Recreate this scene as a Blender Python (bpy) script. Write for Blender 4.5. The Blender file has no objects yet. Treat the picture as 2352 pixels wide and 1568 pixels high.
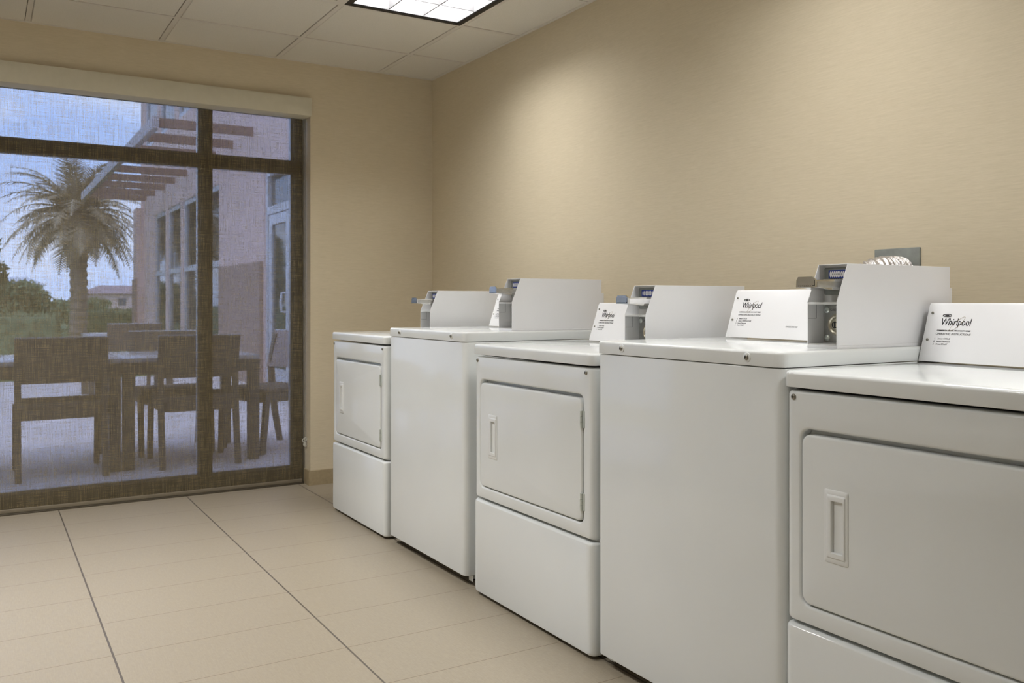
import bpy, bmesh, math, random
from mathutils import Vector, Matrix, Euler
PI = math.pi
scene = bpy.context.scene
COL = scene.collection
rnd = random.Random(7)

# ------------------------------------------------------------------ materials
def lin(c):
    return tuple(((x/255)/12.92 if x/255 <= .04045 else ((x/255+.055)/1.055)**2.4) for x in c) + (1.0,)

class NT:
    """tiny node-tree helper"""
    def __init__(s, name):
        s.m = bpy.data.materials.new(name); s.m.use_nodes = True
        s.t = s.m.node_tree; s.n = s.t.nodes; s.l = s.t.links
        for n in list(s.n): s.n.remove(n)
        s.out = s.n.new('ShaderNodeOutputMaterial')
    def new(s, typ, **kw):
        n = s.n.new(typ)
        for k, v in kw.items(): setattr(n, k, v)
        return n
    def link(s, a, b): s.l.new(a, b)
    def math(s, op, a, b=None, c=None):
        n = s.new('ShaderNodeMath', operation=op)
        for i, v in enumerate((a, b, c)):
            if v is None: continue
            if isinstance(v, (int, float)): n.inputs[i].default_value = v
            else: s.link(v, n.inputs[i])
        return n.outputs[0]
    def coord(s, scale=(1, 1, 1), rot=(0, 0, 0), out='Object'):
        tc = s.new('ShaderNodeTexCoord'); mp = s.new('ShaderNodeMapping')
        mp.inputs['Scale'].default_value = scale; mp.inputs['Rotation'].default_value = rot
        s.link(tc.outputs[out], mp.inputs['Vector']); return mp.outputs[0]
    def noise(s, vec, scale=1, detail=2, rough=.5):
        n = s.new('ShaderNodeTexNoise'); n.inputs['Scale'].default_value = scale
        n.inputs['Detail'].default_value = detail; n.inputs['Roughness'].default_value = rough
        s.link(vec, n.inputs['Vector']); return n.outputs['Fac']
    def ramp(s, fac, stops):
        r = s.new('ShaderNodeValToRGB'); e = r.color_ramp.elements
        while len(e) < len(stops): e.new(.5)
        for x, (p, c) in zip(e, stops): x.position = p; x.color = c
        s.link(fac, r.inputs['Fac']); return r.outputs['Color']
    def mixc(s, fac, a, b):
        n = s.new('ShaderNodeMix', data_type='RGBA')
        for i, v in ((0, fac), (6, a), (7, b)):
            if isinstance(v, (int, float)): n.inputs[i].default_value = v
            elif isinstance(v, tuple): n.inputs[i].default_value = v
            else: s.link(v, n.inputs[i])
        return n.outputs[2]
    def bump(s, h, strength=.2, dist=.001):
        b = s.new('ShaderNodeBump'); b.inputs['Strength'].default_value = strength
        b.inputs['Distance'].default_value = dist; s.link(h, b.inputs['Height']); return b.outputs[0]
    def bsdf(s, color=(.8, .8, .8, 1), rough=.5, metal=0., spec=.5, normal=None):
        p = s.new('ShaderNodeBsdfPrincipled')
        if isinstance(color, tuple): p.inputs['Base Color'].default_value = color
        else: s.link(color, p.inputs['Base Color'])
        if isinstance(rough, (int, float)): p.inputs['Roughness'].default_value = rough
        else: s.link(rough, p.inputs['Roughness'])
        p.inputs['Metallic'].default_value = metal
        p.inputs['Specular IOR Level'].default_value = spec
        if normal is not None: s.link(normal, p.inputs['Normal'])
        return p
    def done(s, sh):
        s.link(sh.outputs[0] if hasattr(sh, 'outputs') else sh, s.out.inputs['Surface']); return s.m

def simple(name, rgb, rough=.5, metal=0., spec=.5, var=.06, nscale=30, bump=0.):
    k = NT(name); v = k.coord()
    f = k.noise(v, nscale, 3)
    c = lin(rgb); lo = tuple(x*(1-var) for x in c[:3])+(1,); hi = tuple(min(1, x*(1+var)) for x in c[:3])+(1,)
    colr = k.ramp(f, [(.3, lo), (.7, hi)])
    nm = k.bump(f, bump, .002) if bump else None
    return k.done(k.bsdf(colr, rough, metal, spec, nm))

M = {}
# wall vinyl with fine horizontal lines
def wall_mat(name, sc):
    k = NT(name)
    f1 = k.noise(k.coord(sc), 1, 3, .6)
    f2 = k.noise(k.coord(tuple(x*.35 for x in sc)), 1, 2)
    f3 = k.noise(k.coord((2, 2, 2)), 1, 2)
    f = k.math('ADD', k.math('MULTIPLY', f1, .6), k.math('MULTIPLY', f2, .4))
    c = k.ramp(f, [(.3, lin((207, 194, 166))), (.7, lin((222, 209, 183)))])
    c = k.mixc(k.math('MULTIPLY', f3, .12), c, lin((216, 202, 174)))
    return k.done(k.bsdf(c, .62, 0, .35, k.bump(f1, .12, .001)))
M['wall_r'] = wall_mat('wallcovering_side', (26, 26, 520))
M['plain'] = simple('off_white_paint', (226, 222, 212), .7, var=.02)
M['wall_b'] = wall_mat('wallcovering_window', (26, 26, 520))
# floor tile
def floor_mat():
    k = NT('linen_floor_tile')
    v = k.coord(); sp = k.new('ShaderNodeSeparateXYZ'); k.link(v, sp.inputs[0])
    X, Y = sp.outputs[0], sp.outputs[1]
    def line(c, off, step, half):
        q = k.math('DIVIDE', k.math('SUBTRACT', c, off), step)
        fr = k.math('SUBTRACT', q, k.math('FLOOR', k.math('ADD', q, .5)))
        d = k.math('MULTIPLY', k.math('ABSOLUTE', fr), step)
        return k.math('LESS_THAN', d, half)
    gl = line(Y, -2.081, .6235, .0031)
    gc = line(X, .288, .3018, .0014)
    streak = k.noise(k.coord((30, 260, 1)), 1, 3, .6)
    st2 = k.noise(k.coord((150, 60, 1)), 1, 2, .6)
    blot = k.noise(k.coord((1.4, 1.4, 1)), 1, 2)
    # slight tint change per tile
    cell = k.new('ShaderNodeCombineXYZ')
    k.link(k.math('FLOOR', k.math('DIVIDE', k.math('SUBTRACT', X, .288), .3018)), cell.inputs[0])
    k.link(k.math('FLOOR', k.math('DIVIDE', k.math('SUBTRACT', Y, -2.081), .6235)), cell.inputs[1])
    wn = k.new('ShaderNodeTexWhiteNoise'); k.link(cell.outputs[0], wn.inputs[0])
    f = k.math('ADD', k.math('MULTIPLY', streak, .6), k.math('MULTIPLY', st2, .4))
    c = k.ramp(f, [(.3, lin((139, 129, 112))), (.7, lin((158, 148, 130)))])
    c = k.mixc(k.math('MULTIPLY', wn.outputs[0], .22), c, lin((145, 134, 116)))
    c = k.mixc(k.math('MULTIPLY', blot, .15), c, lin((152, 139, 118)))
    c = k.mixc(gc, c, lin((112, 98, 80)))
    c = k.mixc(gl, c, lin((92, 84, 74)))
    h = k.math('SUBTRACT', k.math('MULTIPLY', f, .12), k.math('MAXIMUM', gl, gc))
    r = k.math('ADD', .34, k.math('MULTIPLY', f, .16))
    return k.done(k.bsdf(c, r, 0, .45, k.bump(h, .3, .0015)))
M['floor'] = floor_mat()
M['base'] = simple('baseboard_tile', (158, 142, 112), .5, var=.08, nscale=60)
M['ceil'] = simple('ceiling_tile', (222, 217, 206), .9, var=.04, nscale=220, spec=.2, bump=.15)
M['grid'] = simple('ceiling_grid_paint', (218, 212, 202), .6, var=.02)
M['gap'] = simple('painted_gap_shade', (30, 27, 22), .9)
def white_enamel(name, rgb, rough):
    k = NT(name)
    n = k.noise(k.coord((1, 1, 1)), 160, 2)
    n2 = k.noise(k.coord((1, 1, 1)), 3, 2)
    c = k.ramp(n2, [(.3, lin(tuple(int(x*.985) for x in rgb))), (.7, lin(rgb))])
    return k.done(k.bsdf(c, rough, 0, .5, k.bump(n, .02, .0004)))
M['white'] = white_enamel('white_enamel', (228, 231, 230), .07)
M['white2'] = white_enamel('white_enamel_case', (230, 230, 231), .34)
M['plastic'] = white_enamel('white_handle_plastic', (229, 231, 230), .3)
M['inner'] = white_enamel('white_inner_paint', (214, 214, 212), .4)
M['steel'] = simple('zinc_steel', (176, 176, 172), .32, .9, var=.1, nscale=80)
M['zinc'] = simple('bright_zinc', (214, 220, 216), .3, .6, var=.05)
M['chrome'] = simple('polished_chrome', (200, 198, 192), .16, 1., var=.05, nscale=60)
M['galv'] = simple('galvanised_plate', (150, 154, 150), .5, .75, var=.16, nscale=22)
M['screw'] = simple('steel_screw', (150, 148, 140), .3, .9)
M['brass'] = simple('lock_brass', (206, 200, 182), .3, .9)
M['blk'] = simple('black_slot', (14, 14, 15), .6)
M['foot'] = simple('rubber_foot', (28, 27, 26), .8)
M['ink'] = simple('black_print', (26, 26, 34), .6)
M['inkg'] = simple('grey_print', (118, 118, 122), .6)
M['inkgold'] = simple('gold_print', (176, 160, 120), .5)
M['paper'] = simple('white_label', (238, 238, 240), .6)
M['blue'] = simple('blue_label', (24, 52, 140), .45)
M['foil'] = None
def foil():
    k = NT('aluminium_foil_duct')
    n = k.noise(k.coord((1, 1, 1)), 55, 4, .7)
    c = k.ramp(n, [(.3, lin((176, 172, 170))), (.7, lin((206, 202, 200)))])
    return k.done(k.bsdf(c, .28, .75, .5, k.bump(n, .9, .006)))
M['foil'] = foil()
M['hem'] = simple('hem_bar_paint', (120, 110, 92), .4)
M['valance'] = simple('valance_paint', (212, 206, 186), .45, var=.02)
M['frame'] = simple('bronze_window_frame', (72, 64, 50), .45, .2)
M['chain'] = simple('grey_chain', (150, 148, 140), .4)
M['clip'] = simple('clear_plastic_clip', (190, 188, 178), .2)
def glass_mat():
    k = NT('window_glass')
    tr = k.new('ShaderNodeBsdfTransparent'); tr.inputs[0].default_value = (.93, .95, .95, 1)
    gl = k.new('ShaderNodeBsdfGlossy'); gl.inputs['Roughness'].default_value = .01
    fr = k.new('ShaderNodeFresnel'); fr.inputs['IOR'].default_value = 1.45
    mx = k.new('ShaderNodeMixShader')
    k.link(fr.outputs[0], mx.inputs[0]); k.link(tr.outputs[0], mx.inputs[1]); k.link(gl.outputs[0], mx.inputs[2])
    return k.done(mx)
M['glass'] = glass_mat()
def fabric():
    k = NT('solar_screen_fabric')
    vs = k.noise(k.coord((1, 330, 9)), 1, 2, .6)      # upright yarns
    hs = k.noise(k.coord((1, 9, 330)), 1, 2, .6)      # cross yarns
    big = k.noise(k.coord((1, 70, 3)), 1, 2, .6)
    w = k.math('ADD', k.math('ADD', k.math('MULTIPLY', vs, .48), k.math('MULTIPLY', hs, .40)), k.math('MULTIPLY', big, .12))
    openf = k.new('ShaderNodeMapRange'); k.link(w, openf.inputs[0])
    for i, x in ((1, .38), (2, .62), (3, .295), (4, .415)): openf.inputs[i].default_value = x
    col = k.ramp(w, [(.40, lin((136, 124, 98))), (.60, lin((102, 91, 71)))])
    df = k.new('ShaderNodeBsdfDiffuse'); k.link(col, df.inputs[0])
    tl = k.new('ShaderNodeBsdfTranslucent'); k.link(col, tl.inputs[0])
    m1 = k.new('ShaderNodeMixShader'); m1.inputs[0].default_value = .22
    k.link(df.outputs[0], m1.inputs[1]); k.link(tl.outputs[0], m1.inputs[2])
    tr = k.new('ShaderNodeBsdfTransparent')
    m2 = k.new('ShaderNodeMixShader'); k.link(openf.outputs[0], m2.inputs[0])
    k.link(m1.outputs[0], m2.inputs[1]); k.link(tr.outputs[0], m2.inputs[2])
    return k.done(m2)
M['fabric'] = fabric()
M['louver'] = simple('louver_white', (112, 111, 112), .3, .1, var=.02)
M['troffer'] = simple('troffer_reflector', (112, 111, 112), .4, var=.02)
M['trofframe'] = simple('troffer_black_frame', (26, 22, 18), .5)
# outdoors
M['pave'] = simple('patio_concrete', (228, 218, 213), .8, var=.14, nscale=6)
M['lawn'] = simple('lawn', (96, 112, 64), .95, var=.25, nscale=14)
M['stucco'] = simple('rose_stucco', (222, 196, 188), .9, var=.07, nscale=20)
M['stucco_d'] = simple('brown_stucco', (164, 141, 129), .9, var=.08, nscale=20)
M['alu'] = simple('pale_aluminium', (206, 208, 214), .4, .3)
M['timber'] = simple('brown_pergola_timber', (146, 120, 108), .8, var=.15, nscale=12)
M['pale'] = simple('pale_pergola_beam', (188, 182, 184), .7)
M['wicker'] = simple('dark_wicker', (108, 98, 88), .8, var=.25, nscale=160, bump=.3)
M['darkmetal'] = simple('dark_patio_metal', (96, 88, 80), .5)
M['ttop'] = simple('patio_table_top', (184, 182, 184), .2, var=.05)
M['mesh'] = simple('mauve_sling', (168, 154, 154), .8)
M['trunk'] = simple('palm_trunk_bark', (164, 146, 128), .95, var=.3, nscale=16, bump=.6)
M['frond'] = simple('palm_frond', (186, 170, 140), .7, var=.3, nscale=9)
M['leafd'] = simple('dark_leaf', (124, 138, 100), .8, var=.35, nscale=9)
M['leafm'] = simple('hedge_leaf', (138, 148, 108), .8, var=.35, nscale=9)
M['roof'] = simple('clay_roof', (176, 152, 148), .9, var=.1)
M['bwhite'] = simple('white_render', (230, 232, 236), .8)
def dark_glass():
    k = NT('facade_glass')
    f = k.noise(k.coord((1, 1, 1)), .6, 1)
    c = k.ramp(f, [(.3, lin((44, 52, 54))), (.7, lin((60, 70, 74)))])
    return k.done(k.bsdf(c, .04, 0, 1.0))
M['fglass'] = dark_glass()

# ------------------------------------------------------------------ mesh helpers
def link_mesh(name, bm, mats, parent=None, smooth=35, loc=None):
    bmesh.ops.recalc_face_normals(bm, faces=bm.faces)
    me = bpy.data.meshes.new(name); bm.to_mesh(me); bm.free()
    for m in (mats if isinstance(mats, (list, tuple)) else [mats]): me.materials.append(m)
    if smooth:
        me.shade_smooth(); me.set_sharp_from_angle(angle=math.radians(smooth))
    o = bpy.data.objects.new(name, me); COL.objects.link(o)
    if parent is not None: o.parent = parent
    if loc: o.location = loc
    return o
def thing(name, label, cat, loc=(0, 0, 0), rz=0, group=None):
    o = bpy.data.objects.new(name, None); COL.objects.link(o)
    o.location = loc; o.rotation_euler = (0, 0, rz); o.empty_display_size = .1
    tag(o, label, cat, group); return o
def tag(o, label, cat, group=None):
    o['label'] = label; o['category'] = cat
    if group: o['group'] = group
    return o
def struct(o): o['kind'] = 'structure'; return o

def box(bm, x0, x1, y0, y1, z0, z1, mi=0, mat=None):
    vs = [bm.verts.new((x, y, z)) for z in (z0, z1) for y in (y0, y1) for x in (x0, x1)]
    if mat is not None:
        for v in vs: v.co = mat @ v.co
    for f in ((0, 1, 3, 2), (4, 6, 7, 5), (0, 4, 5, 1), (2, 3, 7, 6), (0, 2, 6, 4), (1, 5, 7, 3)):
        fc = bm.faces.new([vs[i] for i in f]); fc.material_index = mi
def rloop(a0, a1, b0, b1, r, n=5):
    """rounded rectangle; r = 4 radii for corners (a1,b1),(a0,b1),(a0,b0),(a1,b0)"""
    if isinstance(r, (int, float)): r = (r,)*4
    out = []
    for (cx, cy, sx, sy, st, rr) in ((a1, b1, -1, -1, 0, r[0]), (a0, b1, 1, -1, 90, r[1]), (a0, b0, 1, 1, 180, r[2]), (a1, b0, -1, 1, 270, r[3])):
        rr = max(rr, .0003)
        for i in range(n+1):
            t = math.radians(st+90*i/n)
            out.append((cx+sx*rr+rr*math.cos(t), cy+sy*rr+rr*math.sin(t)))
    return out
def loops_to_faces(bm, loops, cap0=True, cap1=True, mi=0):
    vl = [[bm.verts.new(p) for p in L] for L in loops]
    n = len(vl[0])
    for A, B in zip(vl, vl[1:]):
        for i in range(n):
            f = bm.faces.new((A[i], A[(i+1) % n], B[(i+1) % n], B[i])); f.material_index = mi
    if cap0: f = bm.faces.new(vl[0][::-1]); f.material_index = mi
    if cap1: f = bm.faces.new(vl[-1]); f.material_index = mi
    return vl
AX = {'z': lambda a, b, c: (a, b, c), 'y': lambda a, b, c: (a, c, b), 'x': lambda a, b, c: (c, a, b)}
def rbox(bm, a0, a1, b0, b1, c0, c1, axis='z', r=.01, e0=0., e1=.004, n=5, k=4, mi=0):
    """box rounded in the (a,b) plane by r, ends c0/c1 softened by e0/e1"""
    T = AX[axis]; loops = []
    rr = (r,)*4 if isinstance(r, (int, float)) else r
    def L(ins, c):
        return [T(a, b, c) for a, b in rloop(a0+ins, a1-ins, b0+ins, b1-ins, tuple(max(x-ins, .0003) for x in rr), n)]
    s = 1 if c1 > c0 else -1
    if e0:
        for i in range(k): t = PI/2*i/k; loops.append(L(e0*(1-math.sin(t)), c0+s*e0*(1-math.cos(t))))
    loops.append(L(0, c0+s*e0)); loops.append(L(0, c1-s*e1))
    if e1:
        for i in range(1, k+1): t = PI/2*i/k; loops.append(L(e1*(1-math.cos(t)), c1-s*e1*(1-math.sin(t))))
    loops_to_faces(bm, loops, mi=mi)
def prism(bm, poly, c0, c1, axis='x', mi=0):
    T = {'x': lambda p, c: (c, p[0], p[1]), 'y': lambda p, c: (p[0], c, p[1]), 'z': lambda p, c: (p[0], p[1], c)}[axis]
    loops_to_faces(bm, [[T(p, c0) for p in poly], [T(p, c1) for p in poly]], mi=mi)
def tube(bm, pts, r, seg=10, mi=0, cap=True):
    pts = [Vector(p) for p in pts]; rs = r if isinstance(r, (list, tuple)) else [r]*len(pts)
    loops = []; up = Vector((.13, .27, .95)).normalized(); pu = None
    for i, p in enumerate(pts):
        d = (pts[min(i+1, len(pts)-1)]-pts[max(i-1, 0)]).normalized()
        if pu is None:
            u = d.cross(up)
            if u.length < .1: u = d.cross(Vector((1, 0, 0)))
            u.normalize()
        else: u = (pu-d*pu.dot(d)).normalized()
        pu = u; v = d.cross(u)
        loops.append([tuple(p+u*rs[i]*math.cos(2*PI*j/seg)+v*rs[i]*math.sin(2*PI*j/seg)) for j in range(seg)])
    loops_to_faces(bm, loops, cap, cap, mi)
def lathe(bm, prof, origin, axis, seg=20, mi=0):
    """profile of (radius, height) revolved about axis through origin"""
    o = Vector(origin); d = Vector(axis).normalized()
    u = d.orthogonal().normalized(); v = d.cross(u)
    loops = [[tuple(o+d*h+(u*math.cos(2*PI*j/seg)+v*math.sin(2*PI*j/seg))*max(r, .00005)) for j in range(seg)] for r, h in prof]
    loops_to_faces(bm, loops, True, True, mi)
def screw_bm(center, axis, r=.006, h=.0035, slot=True):
    bm = bmesh.new()
    lathe(bm, [(r, 0), (r, h*.3), (r*.8, h*.75), (r*.45, h), (r*.4, h), (r*.38, h*.45), (0, h*.4)], center, axis, 16)
    return bm
def text_mesh(body, size, shear=0., bold=0., space=1., xs=1., extr=.0002):
    cu = bpy.data.curves.new('t', 'FONT'); cu.body = body; cu.size = size; cu.shear = shear
    cu.offset = bold; cu.space_character = space; cu.extrude = extr; cu.resolution_u = 3
    ob = bpy.data.objects.new('t', cu); COL.objects.link(ob)
    bpy.context.view_layer.update()
    me = bpy.data.meshes.new_from_object(ob.evaluated_get(bpy.context.evaluated_depsgraph_get()))
    bpy.data.objects.remove(ob); bpy.data.curves.remove(cu)
    for v in me.vertices: v.co.x *= xs
    return me
def lettering(name, items, frame, mat, parent):
    """items = (body, x, y, width or None, cap height, shear, bold); laid on the plane given by frame"""
    bm = bmesh.new()
    for body, x, y, width, cap, shear, bold in items:
        me = text_mesh(body, cap/.70, shear, bold)
        if width:
            xs = [v.co.x for v in me.vertices]; w = max(xs)-min(xs)
            for v in me.vertices: v.co.x = (v.co.x-min(xs))*width/w
        for v in me.vertices: v.co.x += x; v.co.y += y; 
        n0 = len(bm.verts); bm.from_mesh(me); bpy.data.meshes.remove(me)
    bm.transform(frame)
    return link_mesh(name, bm, mat, parent, smooth=0)

# ------------------------------------------------------------------ room shell
H = 2.449; XR = 6.6; YL = -4.35
YJ = -.783; ZH = 2.243; YW = -3.95           # window opening: right jamb, head, left jamb

bm = bmesh.new(); box(bm, -.26, XR+.1, YL-.1, .1, -.06, 0); fl = struct(link_mesh('floor', bm, M['floor']))
bm = bmesh.new(); box(bm, -.26, XR+.1, 0, .12, 0, H+.2); struct(link_mesh('wall_right', bm, M['wall_r']))
bm = bmesh.new()
box(bm, -.26, 0, YJ, 0, 0, H+.2); box(bm, -.26, 0, YW, YJ, ZH, H+.2); box(bm, -.26, 0, YL, YW, 0, H+.2)
struct(link_mesh('wall_back', bm, M['wall_b']))
bm = bmesh.new(); box(bm, -.26, XR+.1, YL-.12, YL, 0, H+.2); struct(link_mesh('wall_left', bm, M['plain']))
bm = bmesh.new(); box(bm, XR, XR+.12, YL, 0, 0, H+.2); struct(link_mesh('wall_front', bm, M['plain']))
bm = bmesh.new()
rbox(bm, 0, .012, YJ-.012, 0, 0, .086, 'z', .002, 0, .002)
rbox(bm, -.085, 0, YJ-.012, YJ, 0, .086, 'z', .002, 0, .002)
struct(link_mesh('baseboard_back', bm, M['base']))
bm = bmesh.new(); rbox(bm, .012, XR, -.012, 0, 0, .086, 'z', .002, 0, .002); struct(link_mesh('baseboard_right', bm, M['base']))

# ceiling: lay-in tiles on a T grid, openings left for the light fittings and the air vent
GX = [0.0, .455]; 
while GX[-1] < XR: GX.append(round(GX[-1]+.604, 4))
GX[-1] = XR
GY = [0.0, -.358]
while GY[-1] > YL: GY.append(round(GY[-1]-.6215, 4))
GY[-1] = YL
LIGHTS = [(2, 1), (5, 1), (2, 4), (5, 4), (8, 1)]     # grid cells (ix, iy) that hold light fittings
VENT = (2, 2)
bm = bmesh.new()
for i in range(len(GX)-1):
    for j in range(len(GY)-1):
        if (i, j) in LIGHTS or (i, j) == VENT: continue
        g = .0134
        a0, a1, b0, b1 = GX[i]+(g if i else 0), GX[i+1]-g, GY[j+1]+g, GY[j]-(g if j else 0)
        loops_to_faces(bm, [[(x, y, H+.02) for x, y in rloop(a0, a1, b0, b1, .001, 1)], [(x, y, H+.004) for x, y in rloop(a0, a1, b0, b1, .001, 1)],
                            [(x, y, H) for x, y in rloop(a0+.004, a1-.004, b0+.004, b1-.004, .001, 1)]])
ceil = struct(link_mesh('ceiling', bm, M['ceil'], smooth=0))
bm = bmesh.new()
W2 = .0115
for x in GX[1:-1]: box(bm, x-W2, x+W2, YL, 0, H-.0015, H+.01)
for y in GY[1:-1]: box(bm, 0, XR, y-W2, y+W2, H-.0012, H+.0102)
box(bm, 0, XR, -.02, 0, H-.0019, H+.01); box(bm, 0, .02, YL, -.02, H-.0023, H+.01)
g = struct(link_mesh('trim_1', bm, M['grid'], smooth=0)); 
bm = bmesh.new(); 
for i in range(len(GX)-1):
    for j in range(len(GY)-1):
        if (i, j) not in LIGHTS: box(bm, GX[i], GX[i+1], GY[j+1], GY[j], H+.03, H+.032)
struct(link_mesh('gap_shade_sheet', bm, M['gap'], smooth=0))  # added dark sheet above the tiles, paints the shade seen in the grid gaps

# ------------------------------------------------------------------ ceiling lights and vent
LIGHT_LABELS = ['square recessed ceiling light with white louver cells in black frame, above the washers',
                'square recessed ceiling light along the right wall, above the nearest machines',
                'square recessed ceiling light out over the open floor, nearer the window',
                'square recessed ceiling light out over the open floor, further from the window',
                'square recessed ceiling light along the right wall, beyond the nearest dryer']
LPOW = [27, 23, 88, 44, 41]
for q, (i, j) in enumerate(LIGHTS):
    x0, x1, y0, y1 = GX[i]+.008, GX[i+1]-.008, GY[j+1]+.008, GY[j]-.008
    cx, cy = (x0+x1)/2, (y0+y1)/2
    t = thing('ceiling_light', LIGHT_LABELS[q], 'ceiling light', (cx, cy, H), 0, 'recessed ceiling lights')
    hx, hy = (x1-x0)/2, (y1-y0)/2
    bm = bmesh.new(); f = .025
    for (a0, a1, b0, b1) in ((-hx, hx, -hy, -hy+f), (-hx, hx, hy-f, hy), (-hx, -hx+f, -hy+f, hy-f), (hx-f, hx, -hy+f, hy-f)):
        box(bm, a0, a1, b0, b1, -.004, .012)
    link_mesh('frame', bm, M['trofframe'], t, 0)
    bm = bmesh.new(); f2 = f+.007
    for (a0, a1, b0, b1) in ((-hx+f, hx-f, -hy+f, -hy+f2), (-hx+f, hx-f, hy-f2, hy-f), (-hx+f, -hx+f2, -hy+f2, hy-f2), (hx-f2, hx-f, -hy+f2, hy-f2)):
        box(bm, a0, a1, b0, b1, .0, .14)
    box(bm, -hx+f, hx-f, -hy+f, hy-f, .14, .15)
    link_mesh('reflector', bm, M['troffer'], t, 0)
    bm = bmesh.new(); ix, iy = hx-f2, hy-f2
    for k in (-1/3, 1/3):
        for (ax, c, e) in (('x', k*ix, iy), ('y', k*iy, ix)):
            w = [(-.003, .004), (.003, .004), (.003, .0065), (.0012, .0075), (.005, .088), (-.005, .088), (-.0012, .0075), (-.003, .0065)]
            if ax == 'x': prism(bm, [(c+a, b) for a, b in w], -e, e, 'y')
            else: prism(bm, [(c+a, b) for a, b in w], -e, e, 'x')
    link_mesh('louver', bm, M['louver'], t, 0)
    ld = bpy.data.lights.new('troffer_lamp', 'AREA'); ld.shape = 'RECTANGLE'; ld.size = ix*1.9; ld.size_y = iy*1.9
    ld.energy = LPOW[q]; ld.color = (1, .995, .985)
    lo = bpy.data.objects.new('troffer_lamp', ld); COL.objects.link(lo); lo.parent = t; lo.location = (0, 0, .125)
i, j = VENT
x0, x1, y0, y1 = GX[i]+.01, GX[i+1]-.01, GY[j+1]+.01, GY[j]-.01
t = thing('ceiling_vent', 'square louvered air vent beside the ceiling light', 'air vent', ((x0+x1)/2, (y0+y1)/2, H))
hx, hy = (x1-x0)/2, (y1-y0)/2
bm = bmesh.new()
for (a0, a1, b0, b1) in ((-hx, hx, -hy, -hy+.03), (-hx, hx, hy-.03, hy), (-hx, -hx+.03, -hy+.03, hy-.03), (hx-.03, hx, -hy+.03, hy-.03)):
    box(bm, a0, a1, b0, b1, -.003, .01)
link_mesh('frame', bm, M['grid'], t, 0)
bm = bmesh.new()
for k in range(12):
    c = -hx+.045+k*(2*hx-.09)/11
    prism(bm, [(c-.012, .002), (c-.009, .0), (c+.014, .02), (c+.011, .022)], -hy+.03, hy-.03, 'y')
link_mesh('slats', bm, M['grid'], t, 0)

# ------------------------------------------------------------------ window with frame
wf = bmesh.new(); FXA, FXB = -.235, -.15
def wbar(y0, y1, z0, z1, a=FXA, b=FXB): box(wf, a, b, y0, y1, z0, z1)
wbar(-.832, YJ, 0, ZH); wbar(YW, YW+.06, 0, ZH)
MU = [(-1.363, -1.306), (-2.72, -2.663)]
for a, b in MU: wbar(a, b, 0, ZH)
ys = [YW+.06]+[v for ab in sorted(MU) for v in ab]+[-.832]
for a, b in ((ys[0], ys[1]), (ys[2], ys[3]), (ys[4], ys[5])):
    wbar(a, b, 0, .083); wbar(a, b, 1.831, 1.893); wbar(a, b, 2.19, ZH)
win = struct(link_mesh('window_1', wf, M['frame'], smooth=0))
# glazing stops: thin pale beads along each pane edge
bm = bmesh.new(); 
for a, b in ((ys[0], ys[1]), (ys[2], ys[3]), (ys[4], ys[5])):
    for z0, z1 in ((.083, 1.831), (1.893, 2.19)):
        for y0, y1 in ((a, a+.012), (b-.012, b)): box(bm, -.225, -.18, y0, y1, z0, z1)
        box(bm, -.225, -.18, a+.012, b-.012, z0, z0+.01); box(bm, -.225, -.18, a+.012, b-.012, z1-.01, z1)
o = link_mesh('glazing_bead', bm, M['alu'], win, 0)
for a, b in ((ys[0], ys[1]), (ys[2], ys[3]), (ys[4], ys[5])):
    for z0, z1 in ((.083, 1.831), (1.893, 2.19)):
        bm = bmesh.new(); box(bm, -.206, -.2, a+.002, b-.002, z0+.002, z1-.002); link_mesh('pane', bm, M['glass'], win, 0)

# ------------------------------------------------------------------ roller blind
t = thing('roller_blind', 'sheer grey-brown roller shade drawn down to the floor under a pale valance', 'window blind', (0, 0, 0))
bm = bmesh.new(); rbox(bm, -.115, .033, YW+.005, -.7855, 2.135, 2.238, 'z', .002, .0015, .0015, 2, 2); link_mesh('valance', bm, M['valance'], t)
XF = -.088
bm = bmesh.new()
n = 40
for k in range(n):
    y0 = YW+.03+(YW*-1-.03-.803)*k/n; y1 = YW+.03+(YW*-1-.03-.803)*(k+1)/n
    box(bm, XF-.0004, XF+.0004, y0, y1, .024, 2.136)
bmesh.ops.remove_doubles(bm, verts=bm.verts, dist=1e-5)
bm2 = bmesh.new(); box(bm2, XF-.0004, XF+.0004, YW+.03, -.803, .024, 2.136); bm.free()
link_mesh('fabric', bm2, M['fabric'], t, 0)
bm = bmesh.new(); rbox(bm, XF-.006, XF+.006, YW+.03, -.805, .006, .026, 'z', .004, .002, .002)
link_mesh('hem_bar', bm, M['hem'], t)
bm = bmesh.new()
for yy, xx in ((-.7915, -.060), (-.7975, -.075)):
    z = 2.134
    while z > .265:
        bmesh.ops.create_uvsphere(bm, u_segments=5, v_segments=4, radius=.0026, matrix=Matrix.Translation((xx, yy, z))); z -= .0068
    tube(bm, [(xx, yy, 2.134), (xx, yy, .255)], .0007, 5)
link_mesh('bead_chain', bm, M['chain'], t)
bm = bmesh.new()
def ring(bm, c, R, r, axis, seg=18):
    pts = []
    u = Vector(axis).orthogonal().normalized(); v = Vector(axis).normalized().cross(u)
    for k in range(seg+1): a = 2*PI*k/seg; pts.append(tuple(Vector(c)+u*R*math.cos(a)+v*R*math.sin(a)))
    tube(bm, pts, r, 6, cap=False)
ring(bm, (-.058, -.7925, .26), .009, .003, (1, .3, .1)); ring(bm, (-.068, -.799, .252), .009, .003, (1, -.5, .1))
rbox(bm, -.072, -.056, -.803, -.788, .22, .245, 'z', .005, .003, .003); ring(bm, (-.062, -.7935, .227), .01, .0028, (1, .1, .2))
link_mesh('chain_tensioner', bm, M['clip'], t)
bm = bmesh.new()
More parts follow.
